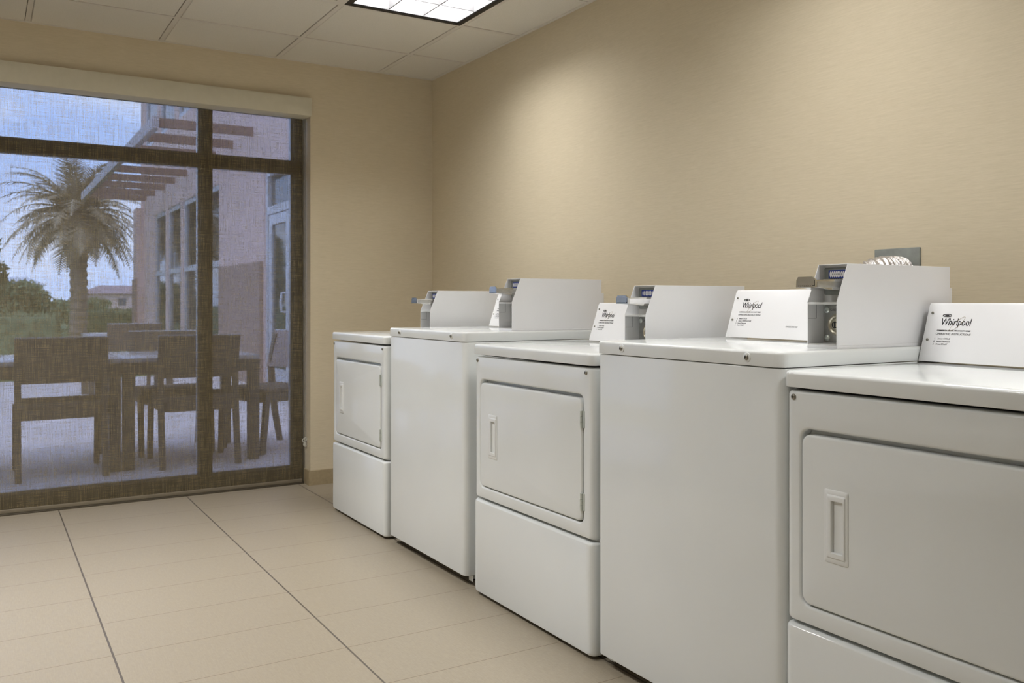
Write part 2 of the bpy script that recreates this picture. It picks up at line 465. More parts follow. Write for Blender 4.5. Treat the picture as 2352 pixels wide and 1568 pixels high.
for k in range(3): rbox(bm, -.11+k*.018, -.098+k*.018, YW+.02, -.80, 0, .0045+.001*k, 'z', .001, 0, .001)
struct(link_mesh('trim_3', bm, M['frame']))

# ------------------------------------------------------------------ laundry machines
YF = -.875
def put_screw(parent, c, axis, r=.006, washer=False):
    o = link_mesh('screw', screw_bm(c, axis, r), M['screw'], parent)
    return o
def console(root, xc0, xc1, yb, z0, kind):
    """sloped control panel at the rear of the lid, with print and screws"""
    zt = z0+.150; dy = .05; yt = yb+dy; z0 += .004
    bm = bmesh.new()
    prism(bm, [(yb, z0), (yt-.002, zt-.006), (yt+.004, zt), (-.207, zt), (-.207, z0)], xc0, xc1, 'x')
    bmesh.ops.bevel(bm, geom=[e for e in bm.edges if abs(e.verts[0].co.x-e.verts[1].co.x) < 1e-6], offset=.0025, segments=2, affect='EDGES', profile=.5)
    c = link_mesh('control_panel', bm, M['white2'], root)
    sl = Vector((0, dy, zt-z0)).normalized(); nx = Vector((1, 0, 0)); nrm = nx.cross(sl)
    fr = Matrix(((nx.x, sl.x, nrm.x, xc0), (nx.y, sl.y, nrm.y, yb), (nx.z, sl.z, nrm.z, z0), (0, 0, 0, 1))) @ Matrix.Translation((0, 0, .0003))
    X0 = .043
    lettering('logo_lettering', [('Whirlpool', X0, .0955, .078, .0185, .16, .0001)], fr, M['ink'], c)
    # ellipse swoosh round the word and the small oval badge above it
    bm = bmesh.new()
    def oval(cx, cy, a, b, rot, w):
        pts = []
        for k in range(41):
            th = 2*PI*k/40; x, y = a*math.cos(th), b*math.sin(th)
            pts.append(fr @ Vector((cx+x*math.cos(rot)-y*math.sin(rot), cy+x*math.sin(rot)+y*math.cos(rot), .0002)))
        tube(bm, pts, w, 4, cap=False)
    oval(X0+.042, .0995, .0255, .0062, math.radians(47), .00028)
    link_mesh('logo_swoosh', bm, M['inkgold'], c, 0)
    bm = bmesh.new(); oval(X0+.012, .1215, .0115, .0032, 0, .0007); oval(X0+.0115, .1215, .0045, .0009, 0, .0006); oval(X0+.0145, .1215, .002, .0007, 0, .0006)
    link_mesh('logo_badge', bm, M['ink'], c, 0)
    word = 'DRYER' if kind == 'dryer' else 'WASHER'
    lines = ['1.   Select CYCLE', '2.   Insert Payment', '3.   Press START'] if kind == 'dryer' else ['1.   Select CYCLE', '2.   Select TEMPERATURE', '3.   Insert Payment', '4.   Press START']
    lettering('series_lettering', [('COMMERCIAL %s HEAVY DUTY SERIES' % word, X0-.008, .0805, .088, .0031, .16, .00004)], fr, M['ink'], c)
    it = [('OPERATING INSTRUCTIONS', X0-.009, .0705, .091, .0050, .16, 0)]
    for k, s in enumerate(lines): it.append((s, X0-.011-.001*k, .0585-.0072*k, None, .0040, .16, 0))
    if kind == 'washer':
        lettering('cycle_lettering', [('HEAVY', .290, .113, None, .0045, .16, 0)], fr, M['inkg'], c)
        lettering('status_lettering', [('CYCLE STATUS', .232, .036, None, .0045, .16, 0)], fr, M['inkg'], c)
    lettering('instruction_lettering', it, fr, M['inkg'], c)
    for (x, s) in ((.014, .128), (.014, .057)):
        p = fr @ Vector((x, s, 0)); link_mesh('screw', screw_bm(p, nrm, .0038, .002), M['screw'], c)
    return c
def coin_box(root, x0, x1, yf, z0, yb=-.222, label=None):
    """sheet metal hood with open front, coin slide, price label and locked vault door"""
    t = .0022; zk = z0+.105; zt = z0+.198; ys = yf+.040
    prof = [(yf, z0), (yf, zk), (ys, zt), (yb, zt), (yb, z0)]
    bm = bmesh.new()
    prism(bm, prof, x0, x0+t, 'x'); prism(bm, prof, x1-t, x1, 'x')
    prism(bm, [(ys, zt), (yb, zt), (yb, zt-t), (ys, zt-t)], x0+t, x1-t, 'x')
    prism(bm, [(yb, z0), (yb, zt-t), (yb-t, zt-t), (yb-t, z0)], x0+t, x1-t, 'x')
    bmesh.ops.bevel(bm, geom=[e for e in bm.edges if e.calc_length() > .02], offset=.0005, segments=1, affect='EDGES')
    h = link_mesh('coin_box', bm, M['white2'], root)
    bm = bmesh.new(); rbox(bm, x0, x1+.001, yf-.001, yb, z0-.0075, z0, 'z', .001, .0005, .0008, 1, 2); link_mesh('base_plinth', bm, M['white2'], h)
    bm = bmesh.new(); yr = yf+.058
    box(bm, x0+t, x1-t, yr, yr+.05, z0, zk-.004); box(bm, x0+t, x1-t, yr, yr+.01, zk, zt-t)      # inner walls
    rbox(bm, x0+t, x1-t, zk-.006, zk, yr, yf+.0005, 'y', .001, 0, .001, 1, 2)                      # shelf bar
    box(bm, x0+t, x1-t, yf+.002, yr, z0, z0+.003)
    link_mesh('inner_panel', bm, M['inner'], h)
    bm = bmesh.new(); rbox(bm, x0+.006, x1-.006, z0+.006, zk-.008, yr, yr-.003, 'y', .004, 0, .001); lp = link_mesh('lock_plate', bm, M['steel'], h)
    cx = (x0+x1)/2; cz = z0+.049
    bm = bmesh.new(); lathe(bm, [(.027, 0), (.026, .002), (.022, .003), (.019, .001), (.017, .0015), (.012, .006), (.0085, .008), (.0, .008)], (cx, yr-.003, cz), (0, -1, 0), 28)
    link_mesh('lock', bm, M['brass'], h)
    bm = bmesh.new(); rbox(bm, cx-.0025, cx+.0025, cz-.007, cz+.007, yr-.0105, yr-.0118, 'y', .0024, 0, .0003); ring(bm, (cx, yr-.0112, cz), .0075, .0011, (0, 1, 0)); link_mesh('keyhole', bm, M['blk'], h)
    for zz in (z0+.016, zk-.020):
        link_mesh('screw', screw_bm((x0+.0145, yr-.003, zz), (0, -1, 0), .0075, .003), M['zinc'], h)
    fr = Matrix(((1, 0, 0, x0+.024), (0, 0, -1, yr-.0033), (0, 1, 0, zk-.022), (0, 0, 0, 1)))
    lettering('maker_lettering', [('GREEN', 0, 0, .028, .006, 0, 0)], fr, M['inkg'], h)
    # mechanism plate, price label, coin slots
    bm = bmesh.new(); rbox(bm, x0+.006, x1-.004, zk+.018, zt-.008, yr, yr-.003, 'y', .004, 0, .001); link_mesh('mechanism_plate', bm, M['galv'], h)
    zl0, zl1 = zk+.058, zk+.079; xa, xb = x0+.020, x1-.016
    bm = bmesh.new(); rbox(bm, xa, xb, zl0, zl1, yr-.003, yr-.0045, 'y', .001, 0, .0004); link_mesh('price_label', bm, M['blue'], h)
    bm = bmesh.new(); bs = bmesh.new(); nn = 8
    for k in range(nn):
        px = xa+.004+(xb-xa-.008)*(k+.5)/nn
        lathe(bm, [(.0029, 0), (.0029, .0003)], (px, yr-.0046, (zl0+zl1)/2), (0, -1, 0), 14)
        rbox(bs, px-.0012, px+.0012, zl0-.011, zl0-.0005, yr-.003, yr-.0044, 'y', .0004, 0, .0002, 2, 1)
    for v in bm.verts: v.co.z = (zl0+zl1)/2+(v.co.z-(zl0+zl1)/2)*2.7
    link_mesh('price_ovals', bm, M['paper'], h); link_mesh('coin_slots', bs, M['blk'], h)
    it = [('25', xa+.004+(xb-xa-.008)*(k+.5)/nn-.0019, 0, .0038, .0032, 0, 0) for k in range(1, nn-1)]
    fr = Matrix(((1, 0, 0, 0), (0, 0, -1, yr-.0050), (0, 1, 0, zl0+.009), (0, 0, 0, 1)))
    lettering('price_lettering', it, fr, M['ink'], h)
    # seams of the knock-out on the inner left wall
    bm = bmesh.new(); xl = x0+t
    box(bm, xl, xl+.0003, yf+.030, yf+.0308, zk-.040, zk-.006); box(bm, xl, xl+.0003, yf+.002, yf+.0308, zk-.0408, zk-.040)
    link_mesh('knockout_seam', bm, M['inkg'], h, 0)
    # coin slide pushed out to the front
    sx1 = x1-.013; sx0 = sx1-.052; zs = zk+.033; yo = yf-.060
    bm = bmesh.new()
    prism(bm, [(yr-.003, zs-.006), (yr-.003, zs+.023), (yo+.030, zs+.021), (yo+.002, zs+.019), (yo+.002, zs+.003), (yf-.012, zs-.003)], sx0, sx1, 'x')
    bmesh.ops.bevel(bm, geom=[e for e in bm.edges if e.calc_length() > .01], offset=.0008, segments=2, affect='EDGES')
    s = link_mesh('coin_slide', bm, M['chrome'], h)
    bm = bmesh.new(); prism(bm, [(sx0, zs+.002), (sx1+.001, zs+.002), (sx1+.001, zs+.021), (sx1-.008, zs+.0275), (sx0+.002, zs+.0275), (sx0, zs+.025)], yo-.002, yo+.002, 'y')
    prism(bm, [(sx0-.004, zs+.002), (sx0, zs+.002), (sx0, zs+.023), (sx0-.003, zs+.021)], yo-.002, yo+.012, 'y')
    link_mesh('slide_grip', bm, M['chrome'], h)
    bm = bmesh.new()
    for k in range(7): box(bm, sx0+.002+k*.0058, sx0+.0052+k*.0058, yo-.0024, yo-.002, zs+.0048, zs+.0064)
    box(bm, sx1-.0025, sx1-.001, yo-.0024, yo-.002, zs+.005, zs+.019); box(bm, sx1-.007, sx1-.001, yo-.0024, yo-.002, zs+.0045, zs+.0068)
    link_mesh('slide_perforation', bm, M['blk'], h)
    bm = bmesh.new(); rbox(bm, yo+.006, yr-.012, zs+.002, zs+.0165, sx1, sx1+.0006, 'x', .0012, 0, .0002); link_mesh('slide_plate', bm, label or M['steel'], h)
    return h
def feet(root, x0, x1, h=.035):
    for fx in (x0+.06, x1-.06):
        for fy in (YF+.09, -.28):
            bm = bmesh.new(); lathe(bm, [(.022, 0), (.022, .012), (.008, .014), (.008, h)], (fx, fy, 0), (0, 0, 1), 14)
            link_mesh('foot', bm, M['foot'], root)
def dryer(x0, x1, label, xc, bx, group='front loading dryers in the row'):
    t = thing('dryer', label, 'dryer', (x0, YF, 0), 0, group)
    inv = Matrix.Translation((-x0, -YF, 0))
    parts = []
    def P(name, bm, m, par=None): o = link_mesh(name, bm, m, par or t); parts.append(o); return o
    yb = -.205
    bm = bmesh.new(); box(bm, x0+.004, x1-.004, YF+.03, yb, .028, .866); P('cabinet', bm, M['white'])
    bm = bmesh.new(); rbox(bm, x0, x1, YF-.004, yb, .8725, .909, 'z', (.003, .003, .014, .024), .002, .009, 7, 5); P('top_panel', bm, M['white'])
    # front panel with stamped opening
    Z0, Z1 = .354, .866; n = 7
    hx0, hx1, hz0, hz1 = x0+.046, x1-.050, .398, .783
    bm = bmesh.new(); loops = []
    def OL(ix, iz, y, r): return [(a, y, b) for a, b in rloop(x0+.002+ix, x1-.002-ix, Z0+iz, Z1-iz, r, n)]
    def IL(d, y, r): return [(a, y, b) for a, b in rloop(hx0-d, hx1+d, hz0-d, hz1+d, r+d, n)]
    loops.append(OL(0, 0, YF+.05, .010)); loops.append(OL(0, 0, YF+.022, .010))
    for k in range(1, 7):
        th = PI/2*k/6; loops.append(OL(.02*(1-math.cos(th)), .007*(1-math.cos(th)), YF+.022-.022*math.sin(th), .010))
    loops.append(IL(.007, YF, .022))
    for k in range(1, 6):
        th = PI/2*k/5; loops.append(IL(.007*(1-math.sin(th)), YF+.008*(1-math.cos(th)), .022))
    loops.append(IL(0, YF+.028, .022))
    loops_to_faces(bm, loops, False, True); P('front_panel', bm, M['white'])
    # door
    bm = bmesh.new(); 
    ax0 = x0+.1125; ax1 = ax0+.060; az0, az1 = .509, .664; yd = YF-.003; n2 = 7; loops = []
    def DL(ins, y): return [(a, y, b) for a, b in rloop(hx0+.004+ins, hx1-.004-ins, hz0+.004+ins, hz1-.0105-ins, .022-ins, n)]
    loops += [DL(0, YF+.027), DL(0, yd+.006)]
    for k in range(1, 5): th = PI/2*k/4; loops.append(DL(.006*(1-math.cos(th)), yd+.006*(1-math.sin(th))))
    for y in (yd, yd+.026): loops.append([(a, y, b) for a, b in rloop(ax0+.003, ax1-.003, az0+.003, az1-.003, .003, n)])
    loops_to_faces(bm, loops); d = P('door', bm, M['white'])
    bm = bmesh.new(); loops = []
    def HL(i0, i1, j0, j1, y, r): return [(a, y, b) for a, b in rloop(ax0+i0, ax1-i1, az0+j0, az1-j1, r, n2)]
    loops += [HL(0, 0, 0, 0, yd+.002, .003), HL(0, 0, 0, 0, yd-.0012, .003), HL(.002, .002, .002, .002, yd-.0026, .003),
              HL(.006, .005, .010, .010, yd-.0026, .003), HL(.009, .007, .013, .013, yd-.0052, .003), HL(.014, .009, .020, .020, yd-.0056, .002),
              HL(.019, .010, .022, .022, yd-.0056, .001), HL(.0205, .0115, .0235, .0235, yd-.004, .001), HL(.0205, .0115, .0235, .0235, yd+.021, .001)]
    loops_to_faces(bm, loops, True, True); P('handle', bm, M['plastic'], d)
    for zc in (.710, .462):
        bm = bmesh.new()
        for k in range(3): tube(bm, [(hx1-.004, YF-.004, zc-.026+k*.0175), (hx1-.004, YF-.004, zc-.0095+k*.0175)], .0042, 10)
        rbox(bm, hx1-.001, hx1+.010, zc-.026, zc+.026, YF+.0015, YF-.0015, 'y', .001, 0, .0004, 1, 1)
        P('hinge', bm, M['zinc'], d)
    bm = bmesh.new(); loops = []
    def LL(ix, iz, y): return [(a, y, b) for a, b in rloop(x0+ix, x1-ix, .010+iz, .348-iz, .010, n)]
    loops += [LL(0, 0, YF+.05), LL(0, 0, YF+.018)]
    for k in range(1, 7):
        th = PI/2*k/6; loops.append(LL(.022*(1-math.cos(th)), .007*(1-math.cos(th)), YF+.018-.022*math.sin(th)))
    loops_to_faces(bm, loops); P('lower_panel', bm, M['white'])
    for sx in (x0+.026, x1-.034): P('screw', screw_bm((sx, YF, .851), (0, -1, 0), .0068, .004), M['screw'])
    n0 = set(COL.objects)
    c = console(t, xc, bx[1]-.0025, -.388, .909, 'dryer'); 
    if bx: coin_box(t, bx[0], bx[1], bx[2], .9165, label=bx[3] if len(bx) > 3 else None)
    feet(t, x0, x1, .03)
    for o in COL.objects:
        if o.parent == t: o.matrix_parent_inverse = inv
    return t
def washer(x0, x1, label, xc, bx, group='top loading washers in the row'):
    t = thing('washing_machine', label, 'washing machine', (x0, YF, 0), 0, group)
    inv = Matrix.Translation((-x0, -YF, 0)); yb = -.205
    def P(name, bm, m, par=None): return link_mesh(name, bm, m, par or t)
    bm = bmesh.new(); rbox(bm, x0, x1, YF, yb, .036, .9105, 'z', (.003, .003, .016, .026), .004, .003, 7, 3); P('cabinet', bm, M['white'])
    bm = bmesh.new(); rbox(bm, x0, x1, YF-.003, yb, .9125, .949, 'z', (.003, .003, .014, .026), .001, .008, 7, 5); P('lid', bm, M['white'])
    for sx in (x0+.004, x1-.034):
        bm = bmesh.new(); prism(bm, [(sx, YF+.12), (sx, YF+.035), (sx+.03, YF+.035), (sx+.03, YF+.0365), (sx+.0015, YF+.0365), (sx+.0015, YF+.12)], .012, .037, 'z'); P('foot_bracket', bm, M['white'])
    for sx in (x0+.115, x1-.105):
        bm = bmesh.new(); lathe(bm, [(.0115, 0), (.0115, .0012), (.0095, .0022), (0, .0022)], (sx, YF-.003, .9315), (0, -1, 0), 20); w = P('screw_washer', bm, M['plastic'])
        P('screw', screw_bm((sx, YF-.005, .9315), (0, -1, 0), .0068, .004), M['screw'], w)
    console(t, xc, bx[1]-.0025, -.418, .949, 'washer')
    coin_box(t, bx[0], bx[1], bx[2], .9565, label=bx[3] if len(bx) > 3 else None)
    feet(t, x0, x1, .04)
    for o in COL.objects:
        if o.parent == t: o.matrix_parent_inverse = inv
    return t
dryer(.635, 1.325, 'white front-loading dryer furthest away, beside the window wall', .668, (1.200, 1.304, -.645))
washer(1.372, 2.078, 'white top-loading washer standing between the two far dryers', 1.452, (1.950, 2.052, -.655))
dryer(2.150, 2.880, 'white front-loading dryer in the middle of the row, between the two washers', 2.190, (2.745, 2.850, -.650, M['paper']))
washer(2.905, 3.599, 'white top-loading washer beside the nearest dryer, galvanised wall plate behind it', 2.957, (3.495, 3.583, -.672))
dryer(3.604, 4.334, 'white front-loading dryer nearest the camera, cut off by right edge', 3.602, (4.205, 4.305, -.650))

# ------------------------------------------------------------------ exhaust duct and wall plate
bm = bmesh.new(); rbox(bm, 3.192, 3.349, 1.072, 1.227, 0, -.006, 'y', .003, 0, .002, 2, 2)
pl = thing('wall_plate', 'square galvanised steel plate on the wall behind the nearest washer', 'wall plate', (3.27, 0, 1.15))
o = link_mesh('plate', bm, M['galv'], pl); o.matrix_parent_inverse = Matrix.Translation((-3.27, 0, -1.15))
bm = bmesh.new(); path = []; rad = []
ctrl = [Vector(p) for p in ((3.282, -.004, 1.146), (3.28, -.045, 1.149), (3.255, -.095, 1.141), (3.205, -.13, 1.088), (3.175, -.14, .98), (3.17, -.14, .85), (3.2, -.14, .65), (3.3, -.135, .45))]
def cr(p, t):
    k = min(int(t), len(p)-2); f = t-k
    a, b, c, d = p[max(k-1, 0)], p[k], p[k+1], p[min(k+2, len(p)-1)]
    return .5*((2*b)+(c-a)*f+(2*a-5*b+4*c-d)*f*f+(3*b-a-3*c+d)*f**3)
N = 170
for k in range(N+1):
    path.append(cr(ctrl, (len(ctrl)-1)*k/N*.9999)); rad.append(.051+.0028*math.sin(k*1.55)+.0008*math.sin(k*.7))
tube(bm, path, rad, 22)
tag(link_mesh('exhaust_duct', bm, M['foil'], smooth=60), 'crinkled silver foil duct curving down from the steel wall plate', 'duct')

# ------------------------------------------------------------------ outdoors
ZG = -.05
bm = bmesh.new(); box(bm, -9.2, -.26, -14, 3.2, ZG-.1, ZG); struct(link_mesh('patio', bm, M['pave']))
bm = bmesh.new(); box(bm, -260, -9.2, -160, 160, ZG-.12, ZG-.02); struct(link_mesh('lawn', bm, M['lawn']))

def patio_chair(x, y, rz, label, sling=False, group='patio chairs round the tables'):
    """seat faces local -X, backrest at local +X"""
    t = thing('patio_chair', label, 'chair', (x, y, ZG), rz, group)
    fm = M['wicker'] if not sling else M['darkmetal']; w = .265
    def P(nm, bm, m): return link_mesh(nm, bm, m, t)
    bm = bmesh.new()
    rows = 9; L0 = []; L1 = []
    for k in range(rows+1):
        yy = -w+2*w*k/rows; cv = .025*(1-(2*k/rows-1)**2)
        L0.append((.17+cv, yy)); L1.append((.145+cv, yy))
    prof = L0+L1[::-1]
    def sk(z, dx, s=1): return [(a+dx, b*s, z) for a, b in prof]
    loops_to_faces(bm, [sk(.60, -.02), sk(.72, .01), sk(.87, .055), sk(.885, .058)]); P('backrest', bm, M['mesh'] if sling else M['wicker'])
    bm = bmesh.new()
    loops_to_faces(bm, [sk(.8855, .058), sk(.893, .060)]); P('top_edge_sheen', bm, M['alu'])  # pale strip: sky-lit sheen of the backrest's top edge, put in as colour
    bm = bmesh.new(); rbox(bm, -.27, .20, -w+.02, w-.02, .44, .475, 'z', .03, .008, .012); P('seat', bm, M['wicker'])
    bm = bmesh.new()
    for yy in (-w+.02, w-.055): rbox(bm, -.25, .19, yy, yy+.035, .375, .437, 'z', .006, .002, .002, 2, 2)
    for xx in (-.27, .165): rbox(bm, xx, xx+.035, -w+.055, w-.055, .375, .437, 'z', .006, .002, .002, 2, 2)
    P('seat_frame', bm, fm)
    for s in (-1, 1):
        yy = s*(w-.02)
        bm = bmesh.new(); loops = []
        for (px, pz, h) in ((.24, 0, .018), (.19, .25, .02), (.165, .45, .021), (.155, .62, .02), (.175, .74, .018), (.205, .86, .015)):
            loops.append([(px-h, yy-.018, pz), (px+h, yy-.018, pz), (px+h, yy+.018, pz), (px-h, yy+.018, pz)])
        loops_to_faces(bm, loops); P('leg', bm, fm)
        bm = bmesh.new(); loops = []
        for (px, pz, h) in ((-.275, 0, .017), (-.25, .25, .019), (-.235, .44, .02)):
            loops.append([(px-h, yy-.018, pz), (px+h, yy-.018, pz), (px+h, yy+.018, pz), (px-h, yy+.018, pz)])
        loops_to_faces(bm, loops); P('leg', bm, fm)
    return t
def patio_table(x0, x1, y0, y1, label):
    t = thing('patio_table', label, 'table', ((x0+x1)/2, (y0+y1)/2, ZG), 0, 'dark square tables on the patio')
    hx, hy = (x1-x0)/2, (y1-y0)/2
    bm = bmesh.new(); rbox(bm, -hx, hx, -hy, hy, .71, .74, 'z', .006, .003, .003, 2, 2); link_mesh('table_top', bm, M['ttop'], t)
    bm = bmesh.new()
    for (a0, a1, b0, b1) in ((-hx, hx, -hy, -hy+.03), (-hx, hx, hy-.03, hy), (-hx, -hx+.03, -hy+.03, hy-.03), (hx-.03, hx, -hy+.03, hy-.03)): box(bm, a0, a1, b0, b1, .63, .71)
    link_mesh('apron', bm, M['darkmetal'], t, 0)
    for sx in (-1, 1):
        for sy in (-1, 1):
            bm = bmesh.new(); cx, cy = sx*(hx-.037), sy*(hy-.037); rbox(bm, cx-.036, cx+.036, cy-.036, cy+.036, 0, .63, 'z', .004, 0, 0, 2, 2); link_mesh('leg', bm, M['darkmetal'], t)
patio_table(-2.20, -1.30, -2.53, -1.63, 'dark square patio table behind the near chair at the left of the window')
patio_table(-2.20, -1.30, -1.62, -.725, 'dark square patio table behind the chair by the window mullion')
patio_table(-6.85, -5.95, -1.38, -.48, 'dark square patio table further out, in front of the hedge')
CH = [(-1.44, -1.98, 0, 'dark patio chair nearest the glass at the left, its back to the room', 0),
      (-1.44, -1.145, 0, 'dark patio chair behind the window mullion, its back to the room', 0),
      (-2.07, -1.19, PI, 'dark patio chair on the far side of the table, facing the room by the mullion', 0),
      (-1.78, -.49, PI/2+.35, 'mauve-backed patio chair seen side-on at the right edge of the window', 1),
      (-1.72, -2.78, -PI/2, 'dark patio chair at the left end of the left table, cut by the frame', 0),
      (-5.2, -1.05, .08, 'dark patio chair further out on the patio, at the table in front of the hedge', 0)]
for x, y, rz, lab, sl in CH: patio_chair(x, y, rz, lab, bool(sl))

# hotel wing on the right of the patio
YFAC = .77; XE = -17.0
w = thing('hotel_wing', 'rose stucco hotel wing with tall windows and a glass door, right of the patio', 'building', (-8, YFAC+1, ZG))
inv = Matrix.Translation((8, -YFAC-1, -ZG))
def WP(nm, bm, m, par=None, sm=0):
    o = link_mesh(nm, bm, m, par or w, sm)
    if par is None: o.matrix_parent_inverse = inv
    return o
OPN = [(-6.62, -4.2, ZG, 2.80)]+[(-9.05-1.55*(k+1)+.12, -9.05-1.55*k-.12, .35, 2.92) for k in range(4)]
UP = [(-11.0-1.9*(k+1)+.35, -11.0-1.9*k, 4.5, 6.4) for k in range(3)]
bm = bmesh.new()
xs = sorted(set([XE, -.3]+[v for o_ in OPN for v in o_[:2]]))
for a, b in zip(xs, xs[1:]):
    op = [o_ for o_ in OPN if o_[0] <= a+1e-6 and o_[1] >= b-1e-6]
    if op:
        if op[0][2] > ZG: box(bm, a, b, YFAC, YFAC+.3, ZG, op[0][2])
        box(bm, a, b, YFAC, YFAC+.3, op[0][3], 4.0)
    else: box(bm, a, b, YFAC, YFAC+.3, ZG, 4.0)
xs = sorted(set([XE, -.3]+[v for o_ in UP for v in o_[:2]]))
for a, b in zip(xs, xs[1:]):
    op = [o_ for o_ in UP if o_[0] <= a+1e-6 and o_[1] >= b-1e-6]
    if op: box(bm, a, b, YFAC, YFAC+.3, 4.0, op[0][2]); box(bm, a, b, YFAC, YFAC+.3, op[0][3], 9.0)
    else: box(bm, a, b, YFAC, YFAC+.3, 4.0, 9.0)
box(bm, XE, XE+.3, YFAC+.3, 8, ZG, 9); box(bm, XE, -.3, YFAC, 8, 9, 9.2)
WP('stucco_wall', bm, M['stucco'])
bm = bmesh.new(); box(bm, -9.0, -6.66, YFAC-.05, YFAC, ZG, 1.60); WP('brown_plinth', bm, M['stucco_d'])
bm = bmesh.new(); box(bm, XE-.02, XE+.46, YFAC-.16, YFAC, ZG, 3.2); WP('corner_pier', bm, M['stucco'])
bm = bmesh.new(); box(bm, XE-.04, XE+.48, YFAC-.19, YFAC-.16, ZG, 1.58); WP('corner_pier_base', bm, M['stucco_d'])
for (a, b, z0, z1) in OPN[1:]+UP:
    bm = bmesh.new(); y0, y1 = YFAC+.02, YFAC+.1
    box(bm, a, a+.09, y0, y1, z0, z1); box(bm, b-.09, b, y0, y1, z0, z1); box(bm, a+.09, b-.09, y0, y1, z0, z0+.09); box(bm, a+.09, b-.09, y0, y1, z1-.09, z1)
    if z0 < 4: box(bm, a+.09, b-.09, y0, y1, 1.62, 1.72)
    f = WP('window', bm, M['alu'])
    bm = bmesh.new(); box(bm, a+.05, b-.05, YFAC+.055, YFAC+.065, z0+.05, z1-.05); o = WP('pane', bm, M['fglass'], f)
# glass door and sidelights
a, b, z0, z1 = OPN[0]
bm = bmesh.new(); y0, y1 = YFAC+.02, YFAC+.12
for xx in (a, a+1.0, b-.1): box(bm, xx, xx+.1, y0, y1, z0, z1)
for zz in (2.2, z1-.1): box(bm, a+.1, a+1.0, y0, y1, zz, zz+.1); box(bm, a+1.1, b-.1, y0, y1, zz, zz+.1)
df = WP('door_frame', bm, M['alu'])
bm = bmesh.new(); y0, y1 = YFAC+.03, YFAC+.09; da, db = a+.11, a+.99
for xx in (da, db-.13): box(bm, xx, xx+.13, y0, y1, z0+.01, 2.19)
for zz0, zz1 in ((z0+.01, .22), (2.06, 2.19)): box(bm, da+.13, db-.13, y0, y1, zz0, zz1)
dr = WP('door', bm, M['alu'])
bm = bmesh.new(); box(bm, da+.1, db-.1, YFAC+.055, YFAC+.065, .15, 2.1); WP('pane', bm, M['fglass'], dr)
bm = bmesh.new(); tube(bm, [(db-.07, YFAC+.03, .94), (db-.07, YFAC-.04, .945), (db-.07, YFAC-.05, 1.06), (db-.07, YFAC-.04, 1.175), (db-.07, YFAC+.03, 1.18)], .016, 8); WP('door_handle', bm, M['alu'], dr, 40)
bm = bmesh.new(); box(bm, a+.08, b-.08, YFAC+.07, YFAC+.075, 2.28, z1-.08); box(bm, a+1.08, b-.08, YFAC+.07, YFAC+.075, z0, 2.22); WP('pane', bm, M['fglass'], df)
# pergola along the wing
pg = thing('pergola', 'brown timber pergola with pale outer beam fixed along the hotel wing', 'pergola', (-11.6, .1, 3.3))
inv2 = Matrix.Translation((11.6, -.1, -3.3))
bm = bmesh.new(); box(bm, -16.5, -7.1, -.53, -.45, 3.30, 3.46); o = link_mesh('outer_beam', bm, M['pale'], pg, 0); o.matrix_parent_inverse = inv2
for k in range(9):
    xx = -7.15-k*1.13
    bm = bmesh.new(); box(bm, xx-.05, xx, -.449, YFAC, 3.33, 3.45); o = link_mesh('slat', bm, M['timber'], pg, 0); o.matrix_parent_inverse = inv2

# palm tree
def palm(x, y, label):
    t = thing('palm_tree', label, 'palm tree', (x, y, ZG-.02)); r = random.Random(3)
    bm = bmesh.new(); pts = []; rs = []
    for k in range(46):
        z = 3.2*k/45; pts.append((.05*math.sin(z), .04*math.sin(z*1.3), z)); rs.append((.19+.02*math.sin(k*2.3)+.27*max(0, (z-1.9)/1.3)**1.3+(.1 if k == 0 else 0)))
    tube(bm, pts, rs, 14); link_mesh('trunk', bm, M['trunk'], t)
    for k in range(88):
        az = k*2.39996+r.uniform(-.2, .2); el = 1.3-1.75*(k/87)+r.uniform(-.12, .12); L = r.uniform(1.45, 2.1)
        p = Vector((.0, 0, 3.2)); d = Vector((math.cos(az)*math.cos(el), math.sin(az)*math.cos(el), math.sin(el)))
        bm = bmesh.new(); S = 16; spine = []
        for s in range(S+1):
            spine.append(p.copy()); d = (d+Vector((0, 0, -.066-.012*s*.4))).normalized(); p = p+d*(L/S)
        tube(bm, spine, [.022-.018*s/S for s in range(S+1)], 4)
        for s in range(2, S+1):
            for sub in (0, .5):
                q = spine[s-1].lerp(spine[s], sub) if s <= S else spine[S]
                dd = (spine[s]-spine[s-1]).normalized(); side = dd.cross(Vector((0, 0, 1)))
                if side.length < .05: side = Vector((1, 0, 0))
                side.normalize(); up = side.cross(dd)
                ll = .5*math.sin(PI*min(1, (s+sub)/S*.86+.14))+.06
                for sg in (-1, 1):
                    tip = q+(side*sg*.8+dd*.65+up*r.uniform(-.35, .1)).normalized()*ll
                    wv = dd*.022
                    vs = [bm.verts.new(q-wv), bm.verts.new(q+wv), bm.verts.new(tip)]; bm.faces.new(vs)
        link_mesh('frond', bm, M['frond'], t, 0)
palm(-18.4, -.45, 'tall date palm with a drooping crown standing beyond the patio')
